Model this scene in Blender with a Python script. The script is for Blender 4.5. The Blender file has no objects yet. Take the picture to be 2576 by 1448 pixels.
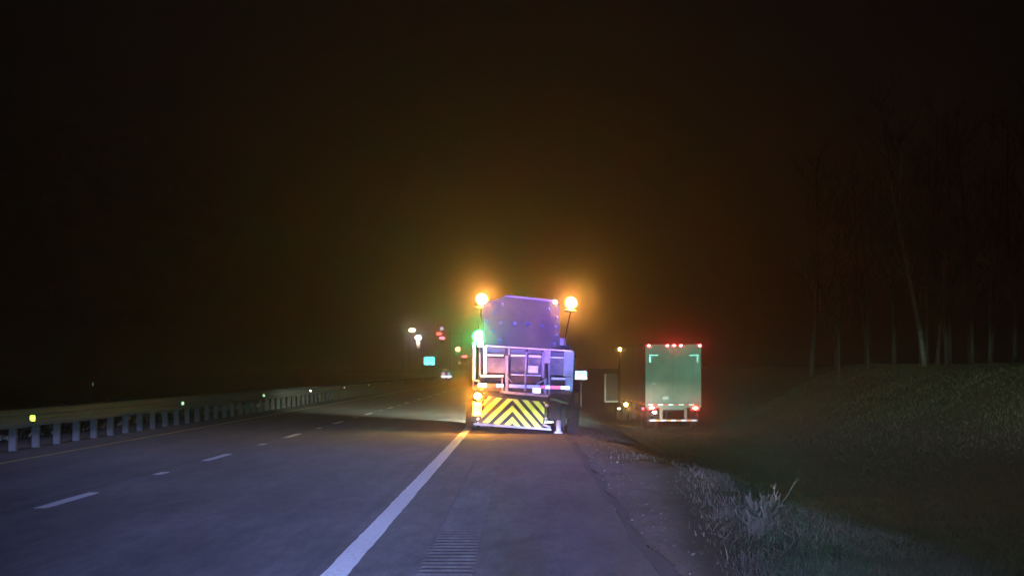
import bpy, bmesh, math, random
import numpy as np
from mathutils import Vector, Matrix

random.seed(7); rng = np.random.default_rng(7)
S = bpy.context.scene
COL = S.collection
R = math.radians

# ---------------------------------------------------------------- camera
CAM_H = 1.45
F = 5600.0 / 2575.0                      # focal length in picture widths
cd = bpy.data.cameras.new('camera'); cam = bpy.data.objects.new('camera', cd); COL.objects.link(cam)
cd.sensor_width = 36; cd.lens = 36 * F; cd.clip_start = 0.1; cd.clip_end = 4000
cam.location = (0, 0, CAM_H)
cam.rotation_euler = (R(90) + math.atan(206 / 5600), 0, math.atan(24.5 / 5600))
S.camera = cam

# ---------------------------------------------------------------- world (night)
w = bpy.data.worlds.new('World'); S.world = w; w.use_nodes = True
bg = w.node_tree.nodes['Background']
bg.inputs[0].default_value = (.62, .66, 1.0, 1); bg.inputs[1].default_value = .0028      # black night sky with a trace of skyglow

S.view_settings.view_transform = 'Standard'; S.view_settings.look = 'None'
S.view_settings.exposure = 0; S.view_settings.gamma = 1
S.render.engine = 'CYCLES'
S.cycles.volume_bounces = 0; S.cycles.max_bounces = 5; S.cycles.diffuse_bounces = 2
S.cycles.glossy_bounces = 2; S.cycles.sample_clamp_indirect = 4
S.cycles.use_denoising = True
S.cycles.caustics_reflective = False; S.cycles.caustics_refractive = False

# ---------------------------------------------------------------- lamps, with one added fill light, at the vehicle the photo is taken from
def ramp(nt, src, lo, hi, stops):
    mr = nt.nodes.new('ShaderNodeMapRange'); mr.inputs['From Min'].default_value = lo; mr.inputs['From Max'].default_value = hi
    nt.links.new(src, mr.inputs[0])
    cr = nt.nodes.new('ShaderNodeValToRGB'); nt.links.new(mr.outputs[0], cr.inputs[0])
    cr.color_ramp.interpolation = 'EASE'
    el = cr.color_ramp.elements
    while len(el) < len(stops): el.new(0.5)
    for e, (p, v) in zip(el, stops):
        e.position = (p - lo) / (hi - lo); e.color = (v, v, v, 1)
    return cr.outputs[0]

def math_node(nt, op, a, b=None):
    n = nt.nodes.new('ShaderNodeMath'); n.operation = op
    for i, v in enumerate((a, b)):
        if v is None: continue
        if isinstance(v, (int, float)): n.inputs[i].default_value = v
        else: nt.links.new(v, n.inputs[i])
    return n.outputs[0]

def beam(name, loc, intensity, color, az, el, spot=50, radius=0.06):
    """a lamp facing down the road whose lens spreads light as az(x) * el(y); intensity in W/sr"""
    ld = bpy.data.lights.new(name, 'SPOT'); o = bpy.data.objects.new(name, ld); COL.objects.link(o)
    o.location = loc; o.rotation_euler = (R(90), 0, 0)
    ld.energy = intensity * 4 * math.pi; ld.color = color; ld.spot_size = R(spot); ld.spot_blend = 0.4
    ld.shadow_soft_size = radius
    ld.use_nodes = True; nt = ld.node_tree
    em = [n for n in nt.nodes if n.type == 'EMISSION'][0]
    tc = nt.nodes.new('ShaderNodeTexCoord'); sx = nt.nodes.new('ShaderNodeSeparateXYZ')
    nt.links.new(tc.outputs['Normal'], sx.inputs[0])
    nz = math_node(nt, 'ABSOLUTE', sx.outputs[2])
    ax = math_node(nt, 'DIVIDE', sx.outputs[0], nz); ey = math_node(nt, 'DIVIDE', sx.outputs[1], nz)
    a = ramp(nt, ax, az[0][0], az[-1][0], az); e = ramp(nt, ey, el[0][0], el[-1][0], el)
    nt.links.new(math_node(nt, 'MULTIPLY', a, e), em.inputs['Strength'])
    return o

LOW = [(-.10, .05), (-.060, .095), (-.048, .14), (-.035, .26), (-.026, .52), (-.020, .9), (-.016, .72),
       (-.011, .16), (-.007, .10), (-.004, .022), (.012, .016), (.035, .007), (.08, .002), (.12, .0)]
beam('headlamp_light', (-.62, 2.0, .75), 66000, (.30, .41, 1.0), [(-.40, 0), (-.26, .28), (-.15, .62), (-.04, 1), (.02, .7), (.05, .25), (.09, .09), (.14, .05), (.25, .02)], LOW)
beam('headlamp_light', (.62, 2.0, .75), 54000, (.55, .52, 1.0), [(-.30, .08), (-.15, .35), (-.03, .7), (.0, 1), (.035, .9), (.055, .30), (.09, .13), (.14, .07), (.2, .035), (.32, 0)], LOW)
# blue-violet grille module aimed at the truck ahead
beam('grille_light', (.1, 2.0, .95), 23000, (.15, .07, 1.0), [(-.035, 0), (-.014, .9), (.014, 1), (.030, .5), (.045, 0)],
     [(-.008, 0), (.004, .35), (.020, .9), (.030, 1), (.040, 1), (.052, 0)], 20)
# greenish grille module, aimed at the trailer, the bank and the guardrail
beam('grille_light', (.5, 2.0, .95), 20500, (.11, .76, .50), [(-.32, 0), (-.24, .15), (-.12, .25), (-.03, .06), (.0, .06), (.045, .8), (.078, 1), (.10, .45), (.15, .30), (.20, .22), (.26, .12), (.32, .0)],
     [(-.03, 0), (-.020, .15), (-.013, .85), (-.002, .9), (.006, 1), (.018, 1), (.03, .12), (.06, .03), (.1, 0)], 50)

# pale fill lamp, added to brighten the grass bank past the verge
beam('bank_fill_light', (.7, 2.0, .7), 11500, (.95, .90, .72), [(.072, 0), (.088, .9), (.15, .85), (.20, .75), (.26, .5), (.32, 0)],
     [(-.04, 0), (-.028, .05), (-.018, .5), (-.010, .9), (.006, 1), (.014, .7), (.03, .14), (.07, .05), (.1, 0)], 50)

# ---------------------------------------------------------------- materials
MATS = {}
def mat(name, color, rough=.6, metal=0, noise=None, emit=None, bump=None, spec=.5):
    if name in MATS: return MATS[name]
    m = bpy.data.materials.new(name); m.use_nodes = True; nt = m.node_tree; b = nt.nodes['Principled BSDF']
    b.inputs['Base Color'].default_value = (*color, 1); b.inputs['Roughness'].default_value = rough
    b.inputs['Metallic'].default_value = metal; b.inputs['Specular IOR Level'].default_value = spec
    if noise:                                # (scale, second colour, low, high)
        sc, c2, lo, hi = noise
        tc = nt.nodes.new('ShaderNodeTexCoord'); n = nt.nodes.new('ShaderNodeTexNoise'); n.inputs['Scale'].default_value = sc
        n.inputs['Detail'].default_value = 6; n.inputs['Roughness'].default_value = .65
        nt.links.new(tc.outputs['Object'], n.inputs['Vector'])
        cr = nt.nodes.new('ShaderNodeValToRGB'); cr.color_ramp.elements[0].position = lo; cr.color_ramp.elements[1].position = hi
        cr.color_ramp.elements[0].color = (*color, 1); cr.color_ramp.elements[1].color = (*c2, 1)
        nt.links.new(n.outputs[0], cr.inputs[0]); nt.links.new(cr.outputs[0], b.inputs['Base Color'])
        if bump:
            bp = nt.nodes.new('ShaderNodeBump'); bp.inputs['Strength'].default_value = bump
            nt.links.new(n.outputs[0], bp.inputs['Height']); nt.links.new(bp.outputs[0], b.inputs['Normal'])
    if emit:
        b.inputs['Emission Color'].default_value = (*emit[0], 1); b.inputs['Emission Strength'].default_value = emit[1]
    MATS[name] = m
    return m

def nodes_of(m): return m.node_tree.nodes, m.node_tree.links, m.node_tree.nodes['Principled BSDF']

def asphalt():
    m = mat('asphalt', (.06, .06, .06), .85); N, L, b = nodes_of(m)
    tc = N.new('ShaderNodeTexCoord'); sx = N.new('ShaderNodeSeparateXYZ'); L.new(tc.outputs['Object'], sx.inputs[0])
    mp = N.new('ShaderNodeMapping'); mp.inputs['Scale'].default_value = (1.0, .12, 1); L.new(tc.outputs['Object'], mp.inputs[0])
    big = N.new('ShaderNodeTexNoise'); big.inputs['Scale'].default_value = 1.3; big.inputs['Detail'].default_value = 7; big.inputs['Roughness'].default_value = .7
    L.new(mp.outputs[0], big.inputs['Vector'])
    fine = N.new('ShaderNodeTexNoise'); fine.inputs['Scale'].default_value = 45; fine.inputs['Detail'].default_value = 3
    L.new(tc.outputs['Object'], fine.inputs['Vector'])
    c1 = N.new('ShaderNodeValToRGB'); e = c1.color_ramp.elements
    e[0].position = .40; e[0].color = (.036, .036, .038, 1); e[1].position = .62; e[1].color = (.100, .096, .092, 1)
    L.new(big.outputs[0], c1.inputs[0])
    c2 = N.new('ShaderNodeMapRange'); c2.inputs['From Min'].default_value = .3; c2.inputs['From Max'].default_value = .7
    c2.inputs['To Min'].default_value = .62; c2.inputs['To Max'].default_value = 1.38; L.new(fine.outputs[0], c2.inputs[0])
    # sealed joints between lanes and the wheel tracks, laid along the road
    def band(x, wd, k, soft):
        wob = math_node(m.node_tree, 'MULTIPLY', math_node(m.node_tree, 'SUBTRACT', big.outputs[0], .5), wd * 2.2)
        d = math_node(m.node_tree, 'ABSOLUTE', math_node(m.node_tree, 'ADD', math_node(m.node_tree, 'SUBTRACT', sx.outputs[0], x), wob))
        r = N.new('ShaderNodeMapRange'); r.inputs['From Min'].default_value = wd; r.inputs['From Max'].default_value = wd * soft
        r.inputs['To Min'].default_value = k; r.inputs['To Max'].default_value = 1; L.new(d, r.inputs[0]); return r.outputs[0]
    mp2 = N.new('ShaderNodeMapping'); mp2.inputs['Scale'].default_value = (9, 1.1, 1); L.new(tc.outputs['Object'], mp2.inputs[0])
    mid = N.new('ShaderNodeTexNoise'); mid.inputs['Scale'].default_value = 1.0; mid.inputs['Detail'].default_value = 8; mid.inputs['Roughness'].default_value = .8
    L.new(mp2.outputs[0], mid.inputs['Vector'])
    c3 = N.new('ShaderNodeMapRange'); c3.inputs['From Min'].default_value = .35; c3.inputs['From Max'].default_value = .65
    c3.inputs['To Min'].default_value = .55; c3.inputs['To Max'].default_value = 1.45; L.new(mid.outputs[0], c3.inputs[0])
    f = math_node(m.node_tree, 'MULTIPLY', c2.outputs[0], c3.outputs[0])
    # old tyre scuff running slantwise over the shoulder
    nt = m.node_tree
    for (x0, y0, x1, y1, wd, k) in ((-1.29, 15.7, .45, 20.2, .10, .62), (-1.1, 14.6, .9, 19.2, .07, .78), (-4.6, 20, -2.2, 31, .10, .82)):
        L_ = math.hypot(x1 - x0, y1 - y0); ux, uy = (x1 - x0) / L_, (y1 - y0) / L_
        dx = math_node(nt, 'SUBTRACT', sx.outputs[0], x0); dy = math_node(nt, 'SUBTRACT', sx.outputs[1], y0)
        dd = math_node(nt, 'ABSOLUTE', math_node(nt, 'SUBTRACT', math_node(nt, 'MULTIPLY', dx, uy), math_node(nt, 'MULTIPLY', dy, ux)))
        al = math_node(nt, 'ABSOLUTE', math_node(nt, 'SUBTRACT', math_node(nt, 'ADD', math_node(nt, 'MULTIPLY', dx, ux), math_node(nt, 'MULTIPLY', dy, uy)), L_ / 2))
        a1 = N.new('ShaderNodeMapRange'); a1.inputs['From Min'].default_value = wd * .4; a1.inputs['From Max'].default_value = wd * 2; a1.inputs['To Min'].default_value = 1; a1.inputs['To Max'].default_value = 0; L.new(dd, a1.inputs[0])
        a2 = N.new('ShaderNodeMapRange'); a2.inputs['From Min'].default_value = L_ * .35; a2.inputs['From Max'].default_value = L_ * .5; a2.inputs['To Min'].default_value = 1; a2.inputs['To Max'].default_value = 0; L.new(al, a2.inputs[0])
        f = math_node(nt, 'MULTIPLY', f, math_node(nt, 'SUBTRACT', 1.0, math_node(nt, 'MULTIPLY', math_node(nt, 'MULTIPLY', a1.outputs[0], a2.outputs[0]), 1 - k)))
    for x, wd, k, s in ((-5.28, .05, .55, 2), (-1.55, .03, .7, 2), (-2.45, .3, .85, 2.2), (-4.0, .3, .87, 2.2), (-6.0, .3, .86, 2), (.35, .35, .9, 2)):
        f = math_node(m.node_tree, 'MULTIPLY', f, band(x, wd, k, s))
    mx = N.new('ShaderNodeMix'); mx.data_type = 'RGBA'; mx.blend_type = 'MULTIPLY'; mx.inputs[0].default_value = 1
    L.new(c1.outputs[0], mx.inputs[6]); L.new(f, mx.inputs[7]); L.new(mx.outputs[2], b.inputs['Base Color'])
    bp = N.new('ShaderNodeBump'); bp.inputs['Strength'].default_value = .35; bp.inputs['Distance'].default_value = .01
    L.new(fine.outputs[0], bp.inputs['Height']); L.new(bp.outputs[0], b.inputs['Normal'])
    return m

def ground_mat():
    m = mat('verge_ground', (.05, .05, .03), .95); N, L, b = nodes_of(m); nt = m.node_tree
    tc = N.new('ShaderNodeTexCoord'); sx = N.new('ShaderNodeSeparateXYZ'); L.new(tc.outputs['Object'], sx.inputs[0])
    n1 = N.new('ShaderNodeTexNoise'); n1.inputs['Scale'].default_value = 1.1; n1.inputs['Detail'].default_value = 8; n1.inputs['Roughness'].default_value = .7
    n2 = N.new('ShaderNodeTexNoise'); n2.inputs['Scale'].default_value = 14; n2.inputs['Detail'].default_value = 5; n2.inputs['Roughness'].default_value = .75
    for n in (n1, n2): L.new(tc.outputs['Object'], n.inputs['Vector'])
    def cr(src, a, ca, c, cc):
        r = N.new('ShaderNodeValToRGB'); r.color_ramp.elements[0].position = a; r.color_ramp.elements[0].color = (*ca, 1)
        r.color_ramp.elements[1].position = c; r.color_ramp.elements[1].color = (*cc, 1); L.new(src, r.inputs[0]); return r.outputs[0]
    grass = cr(n2.outputs[0], .35, (.028, .034, .014), .7, (.105, .105, .052))
    grass2 = cr(n1.outputs[0], .35, (.55, .6, .5), .65, (1.25, 1.15, .95))
    gravel = cr(n2.outputs[0], .38, (.024, .018, .015), .64, (.145, .122, .108))
    mg = N.new('ShaderNodeMix'); mg.data_type = 'RGBA'; mg.blend_type = 'MULTIPLY'; mg.inputs[0].default_value = 1
    L.new(grass, mg.inputs[6]); L.new(grass2, mg.inputs[7])
    # gravel strip beside the shoulder: widens with distance up to about 1.4 m
    edge = math_node(nt, 'MINIMUM', math_node(nt, 'ADD', math_node(nt, 'MULTIPLY', sx.outputs[1], .035), .5), 2.2)
    wob = math_node(nt, 'MULTIPLY', math_node(nt, 'SUBTRACT', n1.outputs[0], .5), 1.6)
    d = math_node(nt, 'ADD', math_node(nt, 'SUBTRACT', sx.outputs[0], edge), wob)
    mr = N.new('ShaderNodeMapRange'); mr.inputs['From Min'].default_value = -.12; mr.inputs['From Max'].default_value = .25; L.new(d, mr.inputs[0])
    left = math_node(nt, 'LESS_THAN', sx.outputs[0], -9.6)
    fac = math_node(nt, 'MAXIMUM', mr.outputs[0], left)
    mx = N.new('ShaderNodeMix'); mx.data_type = 'RGBA'; L.new(fac, mx.inputs[0]); L.new(gravel, mx.inputs[6]); L.new(mg.outputs[2], mx.inputs[7])
    L.new(mx.outputs[2], b.inputs['Base Color'])
    bp = N.new('ShaderNodeBump'); bp.inputs['Strength'].default_value = .45; bp.inputs['Distance'].default_value = .02
    L.new(n2.outputs[0], bp.inputs['Height']); L.new(bp.outputs[0], b.inputs['Normal'])
    return m

def paint_mat(name, col):
    m = mat(name, col, .6); N, L, b = nodes_of(m)
    tc = N.new('ShaderNodeTexCoord'); n = N.new('ShaderNodeTexNoise'); n.inputs['Scale'].default_value = 20; n.inputs['Detail'].default_value = 6
    n.inputs['Roughness'].default_value = .7; L.new(tc.outputs['Object'], n.inputs['Vector'])
    r = N.new('ShaderNodeValToRGB'); r.color_ramp.elements[0].position = .30; r.color_ramp.elements[0].color = (*[c * .35 for c in col], 1)
    r.color_ramp.elements[1].position = .47; r.color_ramp.elements[1].color = (*col, 1)
    L.new(n.outputs[0], r.inputs[0]); L.new(r.outputs[0], b.inputs['Base Color']); return m

M_ASPH = asphalt(); M_GROUND = ground_mat()
M_WHITE_PAINT = paint_mat('white_road_paint', (.95, .95, .95)); M_YELLOW_PAINT = paint_mat('yellow_road_paint', (.75, .60, .24))
M_SOIL = mat('dark_soil', (.007, .006, .005), .95, noise=(9, (.02, .017, .014), .4, .75), bump=.8)
M_GALV = mat('galvanised_steel', (.065, .075, .075), .8, .0, noise=(6, (.10, .11, .11), .35, .65))
M_POST = mat('weathered_post', (.012, .012, .011), .95, noise=(12, (.024, .024, .022), .3, .7), bump=.3)
M_STEEL = mat('truck_steel', (.30, .30, .33), .5, .3, noise=(8, (.16, .16, .18), .45, .7))
M_ALU = mat('pale_aluminium', (.78, .78, .84), .45, .2, noise=(7, (.50, .50, .55), .45, .75))
M_DARK = mat('dark_steel', (.028, .026, .026), .6, .2, noise=(9, (.06, .05, .045), .4, .7))
M_BLACK = mat('black_rubber', (.02, .017, .016), .8, noise=(14, (.04, .033, .03), .4, .7))
M_RIM = mat('wheel_rim_steel', (.35, .34, .33), .5, .4)
M_PANEL = mat('bed_panel_grey', (.06, .06, .08), .55, noise=(2.6, (.24, .23, .28), .4, .65))
M_CAB = mat('truck_cab_paint', (.45, .43, .40), .4)
M_RUST = mat('rust_brown_paint', (.16, .075, .06), .7, noise=(5, (.24, .13, .11), .4, .7))
M_BOARD = mat('arrow_board_black', (.060, .058, .062), .6, noise=(1.6, (.10, .095, .10), .4, .65))
M_BULB_OFF = mat('unlit_bulb_glass', (.12, .18, .42), .4, .3)
M_YELLOW = mat('yellow_reflective_sheeting', (.92, .84, .06), .45, .5)
M_STRIPE = mat('grey_black_stripe', (.10, .095, .085), .7)
M_REFW = mat('white_reflective_tape', (.92, .92, .95), .38, .7)
M_REFR = mat('red_reflective_tape', (.75, .10, .09), .38, .7)
M_REFO = mat('orange_reflective_tape', (.9, .36, .08), .38, .7)
M_GLASS = mat('dark_window_glass', (.02, .02, .025), .1)
M_TRAILER = mat('white_trailer_paint', (.40, .43, .41), .5, noise=(.9, (.54, .57, .55), .35, .65))
M_TSIDE = mat('dusty_trailer_side', (.30, .29, .26), .55, noise=(.6, (.40, .39, .36), .35, .65))
M_SIGNBACK = mat('sign_aluminium', (.35, .36, .37), .5, .4)
M_SIGNW = mat('white_sign_sheeting', (.92, .88, .80), .24, .9)
M_SIGNB = mat('teal_sign_sheeting', (.24, .88, .97), .12, .98)
M_SIGNTEAL = mat('dark_teal_sign_border', (.02, .16, .20), .4, .8)
M_LETTER = mat('black_sign_lettering', (.03, .03, .03), .7)
M_REFL_A = mat('amber_reflector', (1.0, .62, .03), .33, .95); M_REFL_W = mat('white_reflector', (1.0, .60, .34), .42, .95)
M_BARK = mat('pale_bark', (.08, .08, .07), .9, noise=(5, (.24, .24, .21), .4, .65), bump=.5)
M_TWIG = mat('twig_bark', (.05, .05, .042), .9)
M_WEED = mat('dry_weed_stem', (.062, .058, .050), .9, noise=(6, (.026, .026, .018), .4, .65))
M_GRASS = mat('grass_blade', (.045, .038, .028), .9, noise=(.8, (.085, .07, .058), .35, .7))
M_BLADE = mat('bank_grass_blade', (.04, .048, .025), .9, noise=(.5, (.075, .078, .05), .3, .7))
M_CARPAINT = mat('far_car_paint', (.20, .22, .30), .35)

def lens(name, base, col, strength): return mat(name, base, .3, emit=(col, strength))
M_AMBER = lens('lit_amber_beacon_lens', (.8, .4, .05), (1.0, .36, .06), 880)
M_AMBER_LOW = lens('lit_amber_marker_lens', (.8, .4, .05), (1.0, .34, .03), 1900)
M_AMBER_SMALL = lens('lit_small_amber_lens', (.8, .4, .05), (1.0, .50, .10), 260)
M_WHITE_SMALL = lens('lit_small_white_lens', (.8, .8, .8), (1.0, .92, .62), 40)
M_GREEN = lens('lit_green_beacon_lens', (.1, .8, .3), (.03, 1.0, .16), 420)
M_AMBER_DOME = lens('amber_bloom_dome', (.8, .4, .05), (1.0, .46, .035), 2.2)  # oversized beacon dome, its even glow stands in for bloom
M_GREEN_DOME = lens('green_bloom_dome', (.1, .8, .3), (.015, 1.0, .13), 1.1)  # green bloom put into the dome's own glow
M_RED_RING = lens('red_halo_lens', (.8, .04, .04), (1.0, .03, .035), .95)  # red halo round each lamp, painted as a glowing ring
M_GREENW = lens('lit_pale_green_lens', (.6, .8, .7), (.75, 1.0, .95), 60)
M_RED = lens('lit_red_lens', (.8, .05, .05), (1.0, .035, .04), 380)
M_RED_TAIL = lens('lit_red_tail_lens', (.8, .05, .05), (1.0, .06, .035), 420)
M_PLATE = lens('lit_number_plate_lens', (.8, .8, .8), (1.0, .85, .55), 90)
M_STREET = lens('lit_warm_street_lamp', (.8, .8, .7), (1.0, .84, .42), 32)
M_STREETW = lens('lit_white_street_lamp', (.8, .8, .8), (1.0, .88, .9), 28)
M_SIGRED = lens('lit_red_signal', (.8, .1, .1), (1.0, .07, .06), 13)
M_SIGOR = lens('lit_orange_signal', (.8, .4, .3), (1.0, .36, .22), 9)
M_DIM = lens('lit_dim_brown_lamp', (.5, .3, .2), (.40, .24, .13), 2)
M_TAILPINK = lens('far_pink_tail_lens', (.8, .3, .5), (.75, .33, .72), 2.4)
M_TAILBLUE = lens('far_blue_lamp_lens', (.3, .5, .6), (.22, .34, .42), 2.4)

# ---------------------------------------------------------------- mesh helpers
class MB:
    def __init__(s): s.v = []; s.f = []; s.mi = []; s.mats = []; s.cur = 0
    def use(s, m):
        if m not in s.mats: s.mats.append(m)
        s.cur = s.mats.index(m); return s
    def add(s, vs, fs):
        b = len(s.v); s.v += [tuple(v) for v in vs]; s.f += [tuple(b + i for i in f) for f in fs]; s.mi += [s.cur] * len(fs); return s
    def box(s, c, d, bev=0.0, rot=None):
        bm = bmesh.new(); bmesh.ops.create_cube(bm, size=1)
        bmesh.ops.scale(bm, vec=d, verts=bm.verts)
        if bev: bmesh.ops.bevel(bm, geom=bm.edges[:], offset=min(bev, min(d) * .45), segments=2, affect='EDGES', profile=.6)
        if rot is not None: bmesh.ops.rotate(bm, cent=(0, 0, 0), matrix=rot, verts=bm.verts)
        bmesh.ops.translate(bm, vec=c, verts=bm.verts)
        bm.verts.index_update(); s.add([v.co[:] for v in bm.verts], [[v.index for v in f.verts] for f in bm.faces]); bm.free(); return s
    def tube(s, pts, rs, n=10):
        pts = [Vector(p) for p in pts]
        if not isinstance(rs, (list, tuple)): rs = [rs] * len(pts)
        V = []; Fc = []
        for i, (p, r) in enumerate(zip(pts, rs)):
            d = (pts[min(i + 1, len(pts) - 1)] - pts[max(i - 1, 0)]).normalized()
            u = d.cross(Vector((0.31, .17, .93)) if abs(d.z) < .9 else Vector((1, 0.1, 0))).normalized(); v2 = d.cross(u)
            for k in range(n):
                a = 2 * math.pi * k / n; V.append(p + u * (r * math.cos(a)) + v2 * (r * math.sin(a)))
        for i in range(len(pts) - 1):
            for k in range(n): Fc.append((i * n + k, i * n + (k + 1) % n, (i + 1) * n + (k + 1) % n, (i + 1) * n + k))
        Fc.append(tuple(range(n))[::-1]); Fc.append(tuple((len(pts) - 1) * n + k for k in range(n)))
        return s.add(V, Fc)
    def lathe(s, c, prof, axis='Z', n=20):
        V = []; Fc = []
        for (r, h) in prof:
            for k in range(n):
                a = 2 * math.pi * k / n; x, y = r * math.cos(a), r * math.sin(a)
                V.append({'Z': (x, y, h), 'X': (h, x, y), 'Y': (x, h, y)}[axis])
        for i in range(len(prof) - 1):
            for k in range(n): Fc.append((i * n + k, i * n + (k + 1) % n, (i + 1) * n + (k + 1) % n, (i + 1) * n + k))
        Fc.append(tuple(range(n))[::-1]); Fc.append(tuple((len(prof) - 1) * n + k for k in range(n)))
        c = Vector(c); return s.add([c + Vector(v) for v in V], Fc)
    def prism(s, pts, y0, y1):               # polygon in x,z extruded along y
        n = len(pts)
        return s.add([(x, y0, z) for x, z in pts] + [(x, y1, z) for x, z in pts],
                     [tuple(range(n)), tuple(range(2 * n - 1, n - 1, -1))] + [(i, i + n, (i + 1) % n + n, (i + 1) % n) for i in range(n)])
    def prism_x(s, pts, x0, x1):             # polygon in y,z extruded along x
        n = len(pts)
        return s.add([(x0, y, z) for y, z in pts] + [(x1, y, z) for y, z in pts],
                     [tuple(range(n)), tuple(range(2 * n - 1, n - 1, -1))] + [(i, i + n, (i + 1) % n + n, (i + 1) % n) for i in range(n)])
    def build(s, name, m=None, parent=None, smooth=False):
        me = bpy.data.meshes.new(name); me.from_pydata(s.v, [], s.f); me.validate()
        for mm in (s.mats or [m]): me.materials.append(mm)
        if len(s.mats) > 1: me.polygons.foreach_set('material_index', s.mi[:len(me.polygons)])
        bm = bmesh.new(); bm.from_mesh(me); bmesh.ops.recalc_face_normals(bm, faces=bm.faces); bm.to_mesh(me); bm.free()
        if smooth: me.polygons.foreach_set('use_smooth', [True] * len(me.polygons))
        o = bpy.data.objects.new(name, me); COL.objects.link(o)
        if parent: o.parent = parent
        return o

def tag(o, label=None, cat=None, group=None, kind=None):
    for k, v in (('label', label), ('category', cat), ('group', group), ('kind', kind)):
        if v: o[k] = v
    return o
def empty(name, loc=(0, 0, 0), label=None, cat=None, group=None):
    o = bpy.data.objects.new(name, None); COL.objects.link(o); o.location = loc; o.empty_display_size = .2
    return tag(o, label, cat, group)
def copy_tree(o, parent=None):
    c = o.copy(); COL.objects.link(c); c.parent = parent
    for ch in [x for x in bpy.data.objects if x.parent == o]: copy_tree(ch, c)
    return c
def ico(m, c, r, sub=2, sc=(1, 1, 1)):
    bm = bmesh.new(); bmesh.ops.create_icosphere(bm, subdivisions=sub, radius=r)
    m.add([(v.co.x * sc[0] + c[0], v.co.y * sc[1] + c[1], v.co.z * sc[2] + c[2]) for v in bm.verts], [[v.index for v in f.verts] for f in bm.faces]); bm.free(); return m

# ---------------------------------------------------------------- the setting
def curve(y): return -((y - 200) ** 2) / 4200 if y > 200 else 0.0
def sm(a, b, t):
    t = np.clip((t - a) / (b - a), 0, 1); return t * t * (3 - 2 * t)
_ph = rng.uniform(0, 6.28, (12, 2)); _fr = rng.uniform(.08, .9, 12); _an = rng.uniform(0, 6.28, 12)
def wav(x, y):
    z = 0 * x
    for p, f, a in zip(_ph, _fr, _an): z = z + np.sin((x * math.cos(a) + y * math.sin(a)) * f * 2 + p[0]) / (1 + f * 6)
    return z / 3
def height(x, y):
    """ground height: shoulder, ditch on the right, then the grass bank"""
    x = np.asarray(x, float); y = np.asarray(y, float)
    c = np.where(y > 200, -((y - 200) ** 2) / 4200, 0); u = x - c
    h = -.03 * np.ones_like(u)
    hinge = 1.9 + 1.5 * np.exp(-np.clip(y - 15, 0, 99) / 9)
    fall = sm(0, 3.4, u - hinge); rise = sm(8.6, 17.5, u)
    wig = wav(x, y)
    h = h - 1.22 * fall + 3.1 * rise + sm(1.2, 3.5, u) * wig * .16 + sm(1.0, 1.3, u) * (.020 * wav(x * 5 + 3, y * 2.2) + .008 * wav(x * 15, y * 7 + 2) + .003 * wav(x * 33 + 1, y * 20)) + .03 * sm(1.0, 1.4, u) - sm(30, 60, y) * .25 * sm(.97, 2.2, u)
    # left of the guardrail a shallow median
    h = h - .5 * sm(10, 15, -u) + .45 * sm(17, 26, -u) + sm(10, 14, -u) * wig * .12
    # far beyond the curve everything eases back to level
    return h
def grid_sheet(name, xs, ys, m):
    X, Y = np.meshgrid(xs, ys); Z = height(X, Y)
    c = np.array([curve(v) for v in ys])[:, None]
    X = X + np.where(np.abs(X) < 60, c, c); Z = height(X, Y)
    n, k = X.shape
    me = bpy.data.meshes.new(name); idx = np.arange(n * k).reshape(n, k)
    q = np.stack([idx[:-1, :-1], idx[:-1, 1:], idx[1:, 1:], idx[1:, :-1]], -1).reshape(-1, 4)
    me.from_pydata(np.stack([X, Y, Z], -1).reshape(-1, 3).tolist(), [], q.tolist()); me.materials.append(m)
    me.polygons.foreach_set('use_smooth', [True] * len(me.polygons))
    o = bpy.data.objects.new(name, me); COL.objects.link(o); return o
xs = np.concatenate([np.linspace(-900, -40, 16), np.linspace(-36, -10, 30), np.linspace(-9.2, .9, 12), np.linspace(1.0, 5, 70), np.linspace(5.15, 24, 110), np.linspace(25, 60, 20), np.linspace(80, 900, 16)])
ys = np.concatenate([np.linspace(-40, 8, 10), np.arange(9, 34, .1), np.arange(34, 70, .25), np.arange(70, 160, 1), np.arange(160, 520, 8), np.linspace(540, 1100, 14)])
tag(grid_sheet('ground', xs, ys, M_GROUND), 'grass verge, ditch and bank beside the motorway', kind='structure')

def strip(name, x0, x1, z, m, y0=-30, y1=1000, step=None, jit=0, kind='structure'):
    yy = list(np.arange(y0, min(y1, 200), step or 10)) + list(np.arange(max(200, y0), y1, 10)) + [y1]
    yy = sorted(set(float(v) for v in yy)); b = MB(); V = []; Fc = []
    for y in yy:
        a, c = (random.uniform(-jit, jit) for _ in (0, 1)); V += [(x0 + a + curve(y), y, z), (x1 + c + curve(y), y, z)]
    for i in range(len(yy) - 1): Fc.append((2 * i, 2 * i + 1, 2 * i + 3, 2 * i + 2))
    b.add(V, Fc); o = b.build(name, m); tag(o, kind=kind); return o
road = strip('road', -9.15, .97, 0, M_ASPH, step=.5, jit=.0)
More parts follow.
